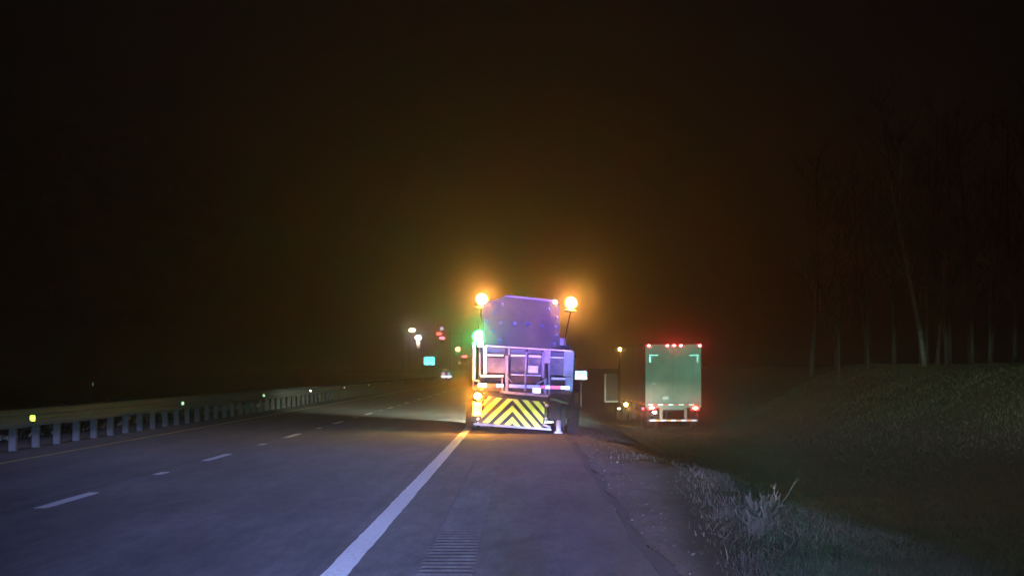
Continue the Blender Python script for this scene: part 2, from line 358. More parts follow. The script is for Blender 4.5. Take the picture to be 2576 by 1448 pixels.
# ragged right pavement edge: crumbling asphalt lip and dark soil groove
b = MB(); V = []; Fc = []
yy = np.arange(8, 200, .12)
for i, y in enumerate(yy):
    wq = .075 + .035 * math.sin(y * 1.7) * math.sin(y * .63 + 1) + random.uniform(0, .03) + .25 * max(0, 1 - (y - 13) / 7) ** 2
    e = .955 + .03 * math.sin(y * .9) + random.uniform(-.012, .012)
    V += [(e, y, .004), (e + wq, y, .004)]
    if i: Fc.append((2 * i - 2, 2 * i - 1, 2 * i + 1, 2 * i))
b.add(V, Fc); tag(b.build('soil_groove', M_SOIL), kind='structure')
strip('edge_line', -1.42, -1.235, .004, M_WHITE_PAINT, step=.4, jit=.006)
strip('median_line', -8.16, -8.04, .004, M_YELLOW_PAINT, step=.5, jit=.006)
b = MB()
def dash(y0, y1, w=.15):
    n = 8; V = []; Fc = []
    for i in range(n + 1):
        y = y0 + (y1 - y0) * i / n; k = w / 2 * (1 if 0 < i < n else .8); x = -5.06 + curve(y); V += [(x - k + random.uniform(-.008, .008), y, .004), (x + k + random.uniform(-.008, .008), y, .004)]
        if i: Fc.append((2 * i - 2, 2 * i - 1, 2 * i + 1, 2 * i))
    b.add(V, Fc)
for k in range(-2, 30):
    y = 23.4 + 12.2 * k; dash(y, y + 3.05)
    if k >= 0: dash(y + 7.5, y + 8.35, .13)
tag(b.build('lane_dashes', M_WHITE_PAINT), kind='structure')
# milled rumble strip: corrugated band in the shoulder
b = MB(); V = []; Fc = []; i = 0
for y in np.arange(9, 36, .0375):
    z = .006 + .0037 * min(1, (36 - y) / 12) * max(-.6, math.sin(y / .31 * 2 * math.pi)); j = .008 * math.sin(y * 5.1)
    V += [(-.755 + j, y, .003), (-.735 + j, y, z), (-.365 - j, y, z), (-.345 - j, y, .003)]
    if i:
        for k in range(3): Fc.append((4 * i - 4 + k, 4 * i - 3 + k, 4 * i + 1 + k, 4 * i + k))
    i += 1
b.add(V, Fc); tag(b.build('rumble_strip', M_ASPH), kind='structure')

# ---------------------------------------------------------------- guardrail
gr = empty('guardrail', (-9.0, 39.5, 0), 'long steel crash barrier with closely spaced posts left of the yellow line', 'guardrail')
PROF = [(0.0, .42), (.03, .44), (.075, .49), (.075, .51), (.02, .565), (.02, .60), (.075, .655), (.075, .675), (.03, .725), (0.0, .745)]
b = MB(); V = []; Fc = []
yy = list(np.arange(14, 200, 1.905)) + list(np.arange(200, 300, 6)); n = len(PROF)
for i, y in enumerate(yy):
    jz = random.uniform(-.006, .006)
    for (px, pz) in PROF: V.append((px + curve(y), y - 39.5, pz + jz))
    for (px, pz) in PROF: V.append((px - .006 + curve(y), y - 39.5, pz + jz))
    if i:
        a, c = (i - 1) * 2 * n, i * 2 * n
        for k in range(n - 1):
            Fc.append((a + k, a + k + 1, c + k + 1, c + k)); Fc.append((a + n + k, c + n + k, c + n + k + 1, a + n + k + 1))
b.add(V, Fc); b.build('rail', M_GALV, gr)
pm = MB().box((-.165, 0, .33), (.13, .15, .70), .012).box((-.05, 0, .58), (.095, .14, .34), .01)
post0 = pm.build('post', M_POST, gr); post0.location = (0, 28.7 - 39.5, 0)
for k in range(1, 92):
    y = 28.7 + 1.905 * k; p = post0.copy(); COL.objects.link(p); p.parent = gr
    p.location = (curve(y), y - 39.5, random.uniform(-.02, .02)); p.rotation_euler = (random.uniform(-.02, .02), random.uniform(-.02, .02), random.uniform(-.06, .06))
for i, y in enumerate((40.6, 58.6, 77.0, 94.0, 112, 130, 148, 166, 184, 202, 240)):
    r = MB().box((0, 0, 0), (.10, .012, .11) if i == 0 else (.075, .012, .09), .01)
    o = r.build('reflector', M_REFL_A if i == 0 else M_REFL_W, gr)
    o.location = (.085 + curve(y), y - 39.5, .575); o.rotation_euler = (0, 0, math.atan2(9, y))
    if i == 0: o['label'] = 'bright amber reflector'

# ---------------------------------------------------------------- the highway truck on the shoulder
TY = 51.0; ROLL = R(2.6)
tr = empty('highway_truck', (0, TY, 0), 'highway work truck on the shoulder with amber beacons, arrow board and yellow chevron panel', 'work truck')
tr.rotation_euler = (0, ROLL, 0)
cr_, sr_ = math.cos(ROLL), math.sin(ROLL)
def T(cx, cy, y=0.0):
    """measured point (studied crop) -> truck's own coordinates at depth y behind its rear panel"""
    k = (TY + y) / 5600.0
    X = (1128.8 + cx * .3119 - 1312) * k; Z = CAM_H - (669.5 + cy * .3119 - 930) * k
    return (X * cr_ - Z * sr_, y, X * sr_ + Z * cr_)
def bar(m, a, c, y, wd, dp=.05, y2=None):     # rectangular bar between two measured points
    p = Vector(T(*a, y)); q = Vector(T(*c, y if y2 is None else y2)); d = q - p; L = d.length
    X_ = d.normalized(); Y_ = (Vector((0, 1, 0)) - X_ * X_.y).normalized(); rot = Matrix((X_, Y_, X_.cross(Y_))).transposed(); return m.box((p + q) / 2, (L, dp, wd), .006, rot)
def rect(m, x0, y0, x1, y1, y, dp, bev=.008, z_off=0):
    p = Vector(T(x0, y0, y)); q = Vector(T(x1, y1, y)); c = (p + q) / 2; m.box((c.x, y + dp / 2, c.z), (abs(q.x - p.x), dp, abs(p.z - q.z)), bev); return m

# chassis, cab and wheels
b = MB()
for sx in (-.42, .42): b.box((sx, 4.6, .72), (.09, 8.0, .22), .01)
for y in (.9, 2.6, 4.4, 6.2, 8.0): b.box((0, y, .72), (.75, .1, .16), .01)
b.build('chassis', M_DARK, tr)
b = MB().prism_x([(6.7, .75), (8.9, .75), (9.0, 1.35), (8.2, 1.55), (7.9, 2.28), (6.75, 2.32)], -1.05, 1.05)
cab = b.build('cab', M_CAB, tr)
MB().box((0, 6.69, 1.9), (1.3, .02, .5), .01).build('rear_window', M_GLASS, cab)
for s in (-1, 1):
    MB().box((s * 1.055, 7.35, 1.88), (.012, .8, .5), .004).build('side_window', M_GLASS, cab)
    MB().box((s * 1.27, 7.9, 1.72), (.16, .07, .38), .02).tube([(s * 1.05, 7.9, 1.7), (s * 1.22, 7.9, 1.75)], .015, 8).build('mirror', M_DARK, cab)
def wheel(x, y, r, wd, par):
    prof = [(r * .55, -wd / 2), (r * .93, -wd / 2), (r, -wd / 2 + .035), (r, wd / 2 - .035), (r * .93, wd / 2), (r * .55, wd / 2)]
    wh = MB().lathe((x, y, r), prof, 'X', 36).build('wheel', M_BLACK, par, True)
    MB().lathe((x, y, r), [(r * .53, -wd / 2 + .02), (r * .5, -wd / 2 + .05), (r * .2, -wd / 2 + .04), (r * .2, wd / 2 - .04), (r * .5, wd / 2 - .05), (r * .53, wd / 2 - .02)], 'X', 24).build('rim', M_RIM, wh)
for s in (-1, 1):
    wheel(s * 1.215, 2.6, .49, .27, tr); wheel(s * .90, 2.6, .49, .26, tr); wheel(s * .98, 7.9, .47, .27, tr)
    MB().box((s * .86, 2.02, .62), (.56, .012, .52), .004).box((s * .86, 2.03, .9), (.6, .05, .05), .008).build('mud_flap', M_BLACK, tr)
    MB().lathe((s * .8, 9.0, .9), [(.1, -.02), (.1, .03), (.08, .05)], 'Y', 16).build('headlight', M_WHITE_SMALL, tr)

# flat bed with sides and the framed tail gate
B0 = .95
b = MB(); xl = T(190, 900, B0)[0]; xr = T(1003, 900, B0)[0]; zf = T(600, 985, B0)[2]; zt = T(600, 668, B0)[2]
b.box(((xl + xr) / 2, 3.75, zf - .03), (xr - xl, 5.4, .10), .01)
bed = b.build('bed', M_DARK, tr)
for x in (xl + .02, xr - .02):
    MB().box((x, 3.8, (zf + zt) / 2), (.04, 5.2, zt - zf), .008).build('side_gate', M_PANEL, bed)
MB().box(((xl + xr) / 2, 6.35, (zf + zt) / 2 + .1), (xr - xl, .05, zt - zf + .2), .008).build('headboard', M_DARK, bed)
for (x0, y0, x1, y1) in ((310, 735, 452, 862), (500, 730, 620, 868), (640, 725, 748, 868), (812, 745, 925, 880)):
    rect(MB(), x0, y0, x1, y1, B0 + .12, .03).build('tailgate_panel', M_PANEL, tr)
M_UP = mat('upper_blue_grey_panel', (.10, .10, .14), .5, noise=(3, (.18, .18, .24), .4, .6))
for (x0, y0, x1, y1) in ((310, 655, 452, 700), (500, 665, 620, 705), (640, 670, 748, 705), (812, 690, 925, 725)):
    rect(MB(), x0, y0, x1, y1, B0 + .14, .03).build('upper_panel', M_UP, tr)
for a, c, wd in (((310, 715), (440, 718), .045), ((500, 718), (618, 720), .05), ((642, 722), (745, 728), .055), ((812, 733), (925, 738), .04),
                 ((255, 882), (440, 884), .055), ((825, 903), (985, 908), .055), ((300, 640), (1000, 684), .03), ((500, 872), (745, 880), .03)):
    fr = MB(); bar(fr, a, c, B0 + .06, wd, .05); fr.build('tailgate_rail', M_ALU, tr)
for a, c, wd in (((203, 612), (203, 918), .062), ((292, 640), (292, 866), .085), ((250, 700), (250, 880), .04), ((467, 720), (467, 1018), .07), ((484, 660), (484, 715), .05),
                 ((626, 690), (612, 1005), .045), ((762, 690), (760, 900), .06), ((778, 905), (775, 1030), .07), ((808, 785), (808, 1040), .045)):
    fr = MB(); bar(fr, a, c, B0, wd, .06); fr.build('rack_post', M_ALU if a[0] in (203, 292) else M_STEEL, tr)
for a, c, wd in (((203, 915), (250, 925), .045), ((460, 880), (512, 940), .03), ((785, 905), (705, 950), .035), ((440, 1012), (800, 1045), .06), ((440, 1035), (800, 1068), .025), ((430, 900), (430, 1010), .03)):
    fr = MB(); bar(fr, a, c, B0 - .05, wd, .05); fr.build('rack_brace', M_STEEL, tr)
M_CP = mat('pale_post_paint', (.36, .36, .42), .5, noise=(5, (.48, .48, .56), .4, .6))
for q_ in ((765, 678, 815, 782, B0 - .02, .05), (930, 684, 1000, 890, B0 - .02, .06), (940, 890, 998, 1005, B0 + .02, .06)): rect(MB(), *q_).build('corner_post', M_CP, tr)
MB().box(T(677, 830, B0 + .03), (.25, .03, .17), .01).build('placard', M_ALU, tr)
rect(MB(), 490, 880, 735, 948, B0 + .16, .35, .02).build('tool_box', M_RUST, tr)
rect(MB(), 225, 915, 985, 950, B0 + .08, .12, .01).build('rear_sill', M_DARK, tr)
# conspicuity strip along the sill, segment by segment
st = MB()
def seg(x0, x1, y0, hh, m): st.use(m); bar(st, (x0, y0), (x1, y0 + (x1 - x0) * .035), B0 - .09, hh, .012)
for x0, x1, m in ((235, 305, M_REFW), (305, 385, M_RUST), (385, 440, M_REFW), (485, 610, M_ALU), (625, 738, M_ALU), (742, 775, M_REFR), (778, 815, M_REFW), (818, 902, M_REFR), (902, 975, M_REFW)):
    seg(x0, x1, 955 + (x0 - 235) * .032, .085, m)
st.build('reflective_strip', None, tr)
rect(MB(), 675, 978, 740, 1024, B0 - .13, .02, .004).build('number_plate', M_REFW, tr)

# arrow board, raised over the bed
AB = 2.2
ab = MB(); p = [T(*q, AB) for q in ((395, 262), (455, 240), (800, 272), (892, 300), (895, 640), (820, 668), (330, 655), (272, 620), (272, 300))]
ab.prism([(q[0], q[2]) for q in p], AB, AB + .10)
board = ab.build('arrow_board', M_BOARD, tr)
ab = MB(); bar(ab, (452, 238), (845, 280), AB - .03, .04, .04); ab.build('board_top_edge', mat('board_edge_metal', (.30, .28, .36), .4, .3), board)
ab = MB(); bar(ab, (345, 650), (345, 990), AB + .14, .06, .06); bar(ab, (830, 660), (830, 990), AB + .14, .06, .06); bar(ab, (345, 700), (830, 715), AB + .14, .05, .05)
ab.build('board_mast', M_DARK, tr)
for k, (x, y) in enumerate(((430, 307), (371, 376), (300, 442), (355, 520), (410, 595), (420, 455), (530, 460), (635, 462), (750, 481), (860, 489), (800, 345), (870, 415), (915, 425) if 0 else (885, 420), (868, 560), (848, 628))):
    c = T(x, y, AB)
    if k == 12: continue
    r = .052 if k in (6, 7) else .042
    o = MB().lathe((c[0], AB - .001, c[2]), [(r, 0), (r, -.02), (r * .8, -.035), (r * .35, -.045)], 'Y', 14).build('arrow_lamp', M_BULB_OFF, board, True)
    MB().box((c[0], AB - .045, c[2] + r + .008), (r * 1.6, .09, .008), .002).build('lamp_visor', M_BOARD, o)

# beacons
def beacon(x, y, dep, r, m, post_to, name='beacon', dome=None):
    c = Vector(T(x, y, dep)); k = MB(); ico(k, c, r, 2, (1, 1, .95)); o = k.build(name, dome or m, tr, True)
    if dome: k = MB(); ico(k, (c.x, c.y - r * .5, c.z), r * .78, 2); k.build('bulb', m, o, True)
    MB().lathe((c.x, c.y, c.z - r - .03), [(r * .9, -.03), (r * 1.0, 0), (r * .75, .035)], 'Z', 16).build('beacon_base', M_DARK, o)
    if post_to:
        q = T(*post_to, dep); MB().tube([(c.x, c.y, c.z - r - .06), (c.x * .5 + q[0] * .5, dep, c.z * .5 + q[2] * .5 - .05), q], .014, 8).build('beacon_post', M_DARK, o)
    return o
beacon(265, 266, AB + .22, .155, M_AMBER, (225, 640), dome=M_AMBER_DOME); beacon(985, 295, AB + .22, .155, M_AMBER, (930, 640), dome=M_AMBER_DOME)
beacon(858, 288, AB - .08, .045, mat('lit_small_cream_lens', (.8, .8, .7), .3, emit=((1.0, .9, .6), 30)), None, 'work_lamp')
beacon(245, 566, AB + .2, .175, M_GREEN, (245, 700), dome=M_GREEN_DOME); rect(MB(), 238, 600, 272, 650, B0 - .14, .05, .015).build('side_lamp', M_GREENW, tr)

# impact attenuator with the chevron panel, carried behind the bed
q = [T(*p, 0) for p in ((318, 1046), (792, 1088), (762, 1306), (240, 1262))]
ch = MB().prism([(p[0], p[2]) for p in q], .0, .05); panel = ch.build('chevron_panel', M_STRIPE, tr)
# yellow bands: inverted Vs sheared with the panel. u runs left..right, v top..bottom (0..1)
TL, TRc, BR, BL = [Vector((p[0], p[2])) for p in q]
def uv(u, v): a = TL.lerp(TRc, u); c = BL.lerp(BR, u); r = a.lerp(c, v); return (r.x, r.y)
def crop2uv(cx, cy):
    p = T(cx, cy, 0); return (p[0], p[2])
bands = [
    [(512, 1212), (572, 1282), (436, 1272)],
    [(512, 1122), (662, 1290), (612, 1290), (510, 1172), (398, 1266), (345, 1260)],
    [(280, 1250), (470, 1074), (508, 1080), (310, 1252)],
    [(528, 1077), (570, 1080), (740, 1296), (700, 1296)],
    [(262, 1215), (392, 1055), (436, 1060), (268, 1250)],
    [(590, 1076), (660, 1080), (765, 1215), (762, 1270)],
    [(268, 1160), (300, 1056), (330, 1050), (330, 1062), (264, 1160)],
    [(712, 1090), (745, 1090), (776, 1125), (770, 1170), (758, 1168)],
]
# rebuilt as even diagonal stripes clipped to the panel
def clip_poly(poly, edges):
    for (p, nrm) in edges:
        out = []
        for i in range(len(poly)):
            a, c = poly[i], poly[(i + 1) % len(poly)]
            da = (a[0] - p[0]) * nrm[0] + (a[1] - p[1]) * nrm[1]; dc = (c[0] - p[0]) * nrm[0] + (c[1] - p[1]) * nrm[1]
            if da >= 0: out.append(a)
            if (da >= 0) != (dc >= 0):
                t = da / (da - dc); out.append((a[0] + (c[0] - a[0]) * t, a[1] + (c[1] - a[1]) * t))
        poly = out
        if not poly: return poly
    return poly
PC = [(300, 1052), (772, 1094), (760, 1298), (262, 1256)]         # panel outline, clockwise, in crop units (y down)
PC = [(322, 1050), (775, 1092), (768, 1196), (745, 1300), (262, 1256), (262, 1130)]
ed = []
for i in range(len(PC)):
    a, c = PC[i], PC[(i + 1) % len(PC)]; ed.append((a, (-(c[1] - a[1]), c[0] - a[0])))
AX = 512
cv = MB()
for k in range(-6, 2):
    t0 = 1118 + k * 92; wd = 50                      # apex heights of each stripe (crop y); V arms fall at slope
    for s in (-1, 1):
        sl = .96 if s < 0 else 1.16
        poly = [(AX, t0), (AX + s * 420, t0 + 420 * sl), (AX + s * 420, t0 + 420 * sl + wd * (1.0 if s < 0 else 1.2)), (AX, t0 + wd)]
        if s < 0: poly = poly[::-1]
        pp = clip_poly(poly, ed)
        if len(pp) >= 3:
            cv.prism([crop2uv(*p) for p in pp], -.006, -.001)
cv.build('yellow_chevrons', M_YELLOW, panel)
fr = MB(); bar(fr, (200, 1268), (825, 1312), .02, .05, .08); bar(fr, (262, 1268), (262, 1290), .02, .03, .05)
fr.build('bottom_rail', M_STEEL, tr)
fr = MB(); bar(fr, (300, 1022), (800, 1064), .1, .05, .3); bar(fr, (310, 1044), (960, 1092), .06, .035, .1); fr.build('attenuator_frame', M_DARK, tr)
MB().box((-.24, .45, .50), (1.3, .75, .46), .02).build('attenuator_core', M_DARK, tr)
fr = MB()
for s in (-.5, .3): fr.box((s, 1.0, .68), (.08, .9, .12), .01)
fr.build('attenuator_arm', M_STEEL, tr)
# lower left marker: amber lamp above a yellow reflector, its lamplight painted as glow
k = MB(); c = T(232, 1045, -.04); ico(k, c, .072, 2); k.build('marker_lamp', M_AMBER_LOW, tr, True)
rect(MB(), 192, 1098, 260, 1206, -.02, .06, .02).build('marker_panel', lens('glow_yellow_reflector', (.8, .7, .2), (1.0, .72, .16), 1.5), tr)
c = T(235, 1230, -.02); MB().lathe((c[0], -.02, c[2]), [(.035, 0), (.035, -.02), (.02, -.03)], 'Y', 14).build('round_reflector', M_ALU, tr)
fr = MB(); rect(fr, 185, 1090, 262, 1255, .05, .1); fr.build('marker_bracket', M_DARK, tr)
# right side gear: lamp stack, hitch, jack and hoses
fr = MB(); rect(fr, 800, 1100, 905, 1250, .35, .4, .03); rect(fr, 850, 1120, 940, 1290, .8, .3, .03); fr.build('pump_housing', M_DARK, tr)
for (x, y, r, m) in ((790, 1118, .042, M_ALU), (780, 1225, .03, M_ALU), (778, 1248, .028, M_ALU)):
    c = T(x, y, -.01); MB().lathe((c[0], -.01, c[2]), [(r, .03), (r, 0), (r * .6, -.02)], 'Y', 14).build('round_lamp', m, tr)
a = Vector(T(885, 1252, -.02)); k = MB().tube([a + Vector((0, 0, .04)), a, (a.x, a.y, .10)], [.04, .055, .06], 14).lathe((a.x, a.y, .045), [(.10, 0), (.10, .02), (.07, .05)], 'Z', 16)
k.build('jack_leg', mat('pale_blue_grey_jack', (.42, .42, .50), .5), tr)
fr = MB().tube([T(815, 1068, 0), T(860, 1072, -.03), T(905, 1090, -.05), T(948, 1102, -.02)], [.018, .022, .03, .018], 8); fr.build('green_hose', mat('green_hose_rubber', (.10, .34, .15), .5), tr)
k = MB(); ico(k, T(957, 1104, -.03), .022, 1); k.build('red_cap', mat('red_cap_plastic', (.6, .06, .05), .4), tr)
fr = MB().tube([T(760, 1270, -.03), T(790, 1285, -.06), T(815, 1296, -.03)], .03, 8); fr.build('tow_shackle', M_ALU, tr)

# truck's own head lamps shining forward on the road
for x in (-.8, .8):
    beam('truck_headlamp_light', (x, TY + 9.12, .9), 9000, (.80, .95, .72), [(-.5, 0), (-.25, .6), (0, 1), (.08, .5), (.2, .06), (.3, 0)], [(-.30, .2), (-.12, .4), (-.04, 1), (-.015, .75), (.004, .0)], 80)

# ---------------------------------------------------------------- semi truck on the grass verge
SX, SY, SZ = 7.08, 104.0, -1.25
se = empty('semi_truck', (SX, SY, SZ), 'white box semi trailer on the grass verge with red lamps along its roof', 'semi truck')
se.rotation_euler = (0, 0, .030)
def Q(cx, cy, y=0.0): return ((1479 + cx * .2258 - 1312) * (SY + y) / 5600 - SX, y, CAM_H - (794 + cy * .2258 - 930) * (SY + y) / 5600 - SZ)
HW = 1.30; top = Q(900, 322)[2]; flo = Q(900, 985)[2]
b = MB().use(M_TSIDE).box((0, 8.15, (top + flo) / 2), (2 * HW, 15.9, top - flo), .03); b.build('trailer_box', M_TSIDE, se)
doors = []
for s in (-1, 1):
    dr = MB().box((s * .63, .17, (top + flo) / 2), (1.235, .05, top - flo - .12), .012).build('cargo_door', M_TRAILER, se)
    for x in (.22, .95): MB().tube([(s * x, .125, flo + .08), (s * x, .125, top - .12)], .014, 8).build('lock_rod', M_TRAILER, dr)
    for z in (.3, 1.0, 1.7, 2.3): MB().box((s * 1.24, .135, flo + z), (.10, .02, .06), .006).build('hinge', M_TRAILER, dr)
fr = MB().box((0, .16, top - .02), (2 * HW, .12, .10), .01).box((0, .14, flo - .06), (2 * HW, .14, .18), .01)
for s in (-1, 1): fr.box((s * (HW - .025), .16, (top + flo) / 2), (.06, .1, top - flo - .1), .008)
fr.build('rear_frame', M_TRAILER, se)
for cx in (675, 880, 957, 1033, 1243):
    c = Q(cx, 331); k = MB(); ico(k, (c[0], -.005, c[2]), .046, 2, (1.2, .6, .9)); mk = k.build('marker_lamp', M_RED, se, True)
    MB().lathe((c[0], .0, c[2]), [(.085, .03), (.085, .005), (.05, .0)], 'Y', 16).build('halo_ring', M_RED_RING, mk)
MB().box((0, .08, Q(0, 331)[2] - .075), (2.6, .25, .03), .004).build('added_light_baffle', M_TRAILER, se)  # lip added to block the red lamps from washing the doors
lm = MB().use(mat('bright_corner_tape', (1.0, .78, .88), .26, .95))
for s, x0, x1 in ((-1, 680, 782), (1, 1130, 1232)):
    a = Q(x0, 425); c = Q(x1, 452); lm.box(((a[0] + c[0]) / 2, .128, (a[2] + c[2]) / 2), (c[0] - a[0], .012, .075), .004)
    xx = a[0] + .05 if s < 0 else c[0] - .05; z = Q(0, 480)[2]; lm.box((xx, .1275, z - .03), (.095, .013, .27), .004)
lm.build('corner_tape', None, se)
MB().box((-.35, .125, flo + .30), (.30, .012, .15), .003).build('number_plate', M_ALU, se)
c = Q(733, 755); MB().box((c[0], .11, c[2]), (.2, .04, .09), .015).build('door_latch', M_ALU, se)
tp = MB()
for i in range(10):
    x0 = -1.2 + i * .24; tp.use(M_REFW if i % 2 == 0 else M_REFR); tp.box((x0 + .12, .062, flo - .01), (.236, .01, .055), .002)
tp.build('reflective_strip', None, se)
for cx, z in ((705, 1022), (1192, 1026)):
    c = Q(cx, z); k = MB(); ico(k, (c[0], .03, c[2]), .062, 2, (1.8, .5, .95)); t = k.build('tail_lamp', M_RED_TAIL, se, True)
    MB().box((c[0], .045, c[2]), (.40, .02, .20), .02).build('halo_ring', M_RED_RING, t)
    MB().box((c[0], .1, c[2]), (.42, .09, .2), .02).build('lamp_bracket', M_TRAILER, t)
c = Q(735, 1073); k = MB(); ico(k, (c[0], .03, c[2]), .055, 2, (1.8, .5, .9)); k.build('plate_lamp', M_PLATE, se, True)
MB().box((0, .12, Q(0, 1022)[2]), (1.25, .06, .18), .01).build('rear_sill', M_TRAILER, se)
ug = MB(); gz = Q(0, 1162)[2]
for cx in (812, 1085): c = Q(cx, 1100); ug.box((c[0], .12, (gz + flo) / 2), (.13, .08, flo - gz), .01)
ug.box((0, .10, gz), (2.3, .09, .10), .012); guard = ug.build('underride_guard', mat('guard_grey', (.40, .40, .38), .6), se)
tp = MB()
for i in range(9):
    x0 = -1.06 + i * .24; tp.use(M_REFW if i % 2 == 0 else M_REFO); tp.box((x0 + .1, .048, gz), (.236, .01, .06), .002)
tp.build('guard_tape', None, guard)
for s in (-1, 1):
    for y in (1.6, 2.85, 15.6, 16.85):
        wheel(s * 1.08, y, .50, .27, se); wheel(s * .76, y, .50, .27, se)
    MB().box((s * .95, 3.6, .62), (.6, .012, .7), .004).build('mud_flap', M_BLACK, se)
MB().box((0, 2.6, .86), (.9, 3.2, .22), .02).box((-.45, 8, .98), (.1, 15, .14), .01).box((.45, 8, .98), (.1, 15, .14), .01).build('trailer_chassis', M_DARK, se)
for s in (-1, 1): MB().box((s * .85, 12.4, .65), (.1, .1, .9), .01).box((s * .85, 12.4, .22), (.22, .22, .04), .01).build('landing_leg', M_DARK, se)
tp = MB()
for i in range(22):
    tp.use(M_REFO if i % 2 == 0 else M_REFR if i % 4 == 1 else M_REFW); tp.box((-HW - .008, .35 + i * .71 + .35, flo + .05), (.012, .70, .07), .002)
tp.build('side_tape', None, se)
k = MB(); ico(k, (-HW - .02, 15.9, top - .06), .075, 2); k.build('side_marker_lamp', M_AMBER_SMALL, se, True)
k = MB(); ico(k, (-HW - .05, 11.4, Q(0, 985, 11.4)[2]), .085, 2); k.build('turn_lamp', M_AMBER_SMALL, se, True)
k = MB(); ico(k, (-HW - .12, 15.2, Q(0, 1030, 15.2)[2]), .055, 2, (1.4, 1, .8)); k.build('step_lamp', lens('lit_pale_amber_lens', (.8, .6, .3), (1.0, .8, .4), 16), se, True)
k = MB(); ico(k, (-HW - .03, 1.2, Q(0, 1035)[2]), .06, 2); k.build('side_marker_lamp', lens('lit_dull_red_lens', (.8, .1, .1), (1, .05, .12), 9), se, True)
# tractor
b = MB().prism_x([(16.3, .7), (19.6, .7), (21.6, .65), (21.7, 1.5), (19.9, 1.9), (19.2, 2.75), (18.2, 3.3), (16.5, 3.45)], -1.2, 1.2)
tc_ = b.build('tractor_cab', M_DARK, se)
dd = MB(); dx0, dx1 = -1.98, -1.22; dz0, dz1 = .93, 2.5
dd.box((dx0 + .045, 18.6, (dz0 + dz1) / 2), (.09, .05, dz1 - dz0), .015).box(((dx0 + dx1) / 2, 18.6, dz0 + .045), (dx1 - dx0, .05, .09), .015)
do = dd.build('cab_door', mat('pale_door_edge', (.58, .58, .55), .5), tc_)
MB().box(((dx0 + dx1) / 2, 18.63, (dz0 + dz1) / 2), (dx1 - dx0, .04, dz1 - dz0), .01).build('door_skin', M_DARK, do)
MB().box((-1.55, 19.1, 2.2), (.12, .1, .6), .02).tube([(-1.2, 19.1, 2.2), (-1.5, 19.1, 2.2)], .02, 8).build('mirror', M_DARK, tc_)
MB().tube([(-1.05, 16.4, 1), (-1.05, 16.4, 3.6)], .07, 12).build('exhaust_stack', M_STEEL, tc_)
for s in (-1, 1): wheel(s * 1.05, 20.7, .5, .28, se)
MB().box((0, 18, .62), (.9, 6.5, .22), .02).build('tractor_chassis', M_DARK, se)

# ---------------------------------------------------------------- signs
def face_cam(o, x, y): o.rotation_euler = (0, 0, math.atan2(-x, y))
def sign(name, x, y, zc, wd, hh, m, border, label, rows=0, lettering=M_LETTER):
    gz = float(height(x, y)); s = empty(name, (x, y, gz), label, 'sign'); face_cam(s, x, y); c = zc - gz
    MB().box((0, 0, c), (wd, .03, hh), .012).build('sign_back', M_SIGNBACK, s)
    if border: MB().box((0, -.018, c), (wd, .006, hh), .002).build('sign_border', border, s)
    k = .94 if not border else .90
    face = MB().box((0, -.026, c), (wd * k - .02, .008, hh * k - .02), .003).build('sign_face', m, s)
    # tilt the sheeting back a touch so that it faces the eye squarely
    lt = MB()
    for r in range(rows):
        x0 = -wd * .36 + random.uniform(0, .04); z = c + hh * (.22 - .24 * r)
        while x0 < wd * .34:
            L = random.uniform(.03, .06); lt.box((x0 + L / 2, -.033, z + random.uniform(-.004, .004)), (L, .004, .055), .001)
            if random.random() < .7: lt.box((x0 + L / 2, -.0335, z + .035), (L * .4, .005, .03), .001)
            x0 += L + random.uniform(.012, .05)
    if rows: lt.build('lettering', lettering, face)
    for sx in ((-wd * .3, wd * .3) if wd > 1 else (0,)): MB().box((sx, .04, (c + hh * .4) / 2 - .1), (.06, .04, c + hh * .4 + .2), .006).build('post', M_STEEL, s)
    return s
sign('roadside_sign', 3.99, 150, 1.10, .90, .65, M_SIGNW, M_LETTER, 'small white road sign with grey lettering just right of the highway truck', 3, mat('grey_sign_lettering', (.22, .23, .22), .6))
sign('guide_sign', -10.38, 250, 2.48, 1.34, 1.0, M_SIGNB, M_SIGNTEAL, 'bright cyan sign with dark teal rim in the distance beyond the guardrail')

# far left marker post
gz = float(height(-28.5, 148)); o = empty('marker_post', (-28.5, 148, gz), 'faint pale marker post standing alone beyond the guardrail', 'marker post')
MB().box((0, 0, .25), (.10, .03, .9), .01).build('post', M_POST, o); MB().box((0, -.02, .55), (.11, .01, .26), .004).build('reflector', mat('dull_reflector', (.4, .42, .4), .45, .6), o); face_cam(o, -28.5, 148)

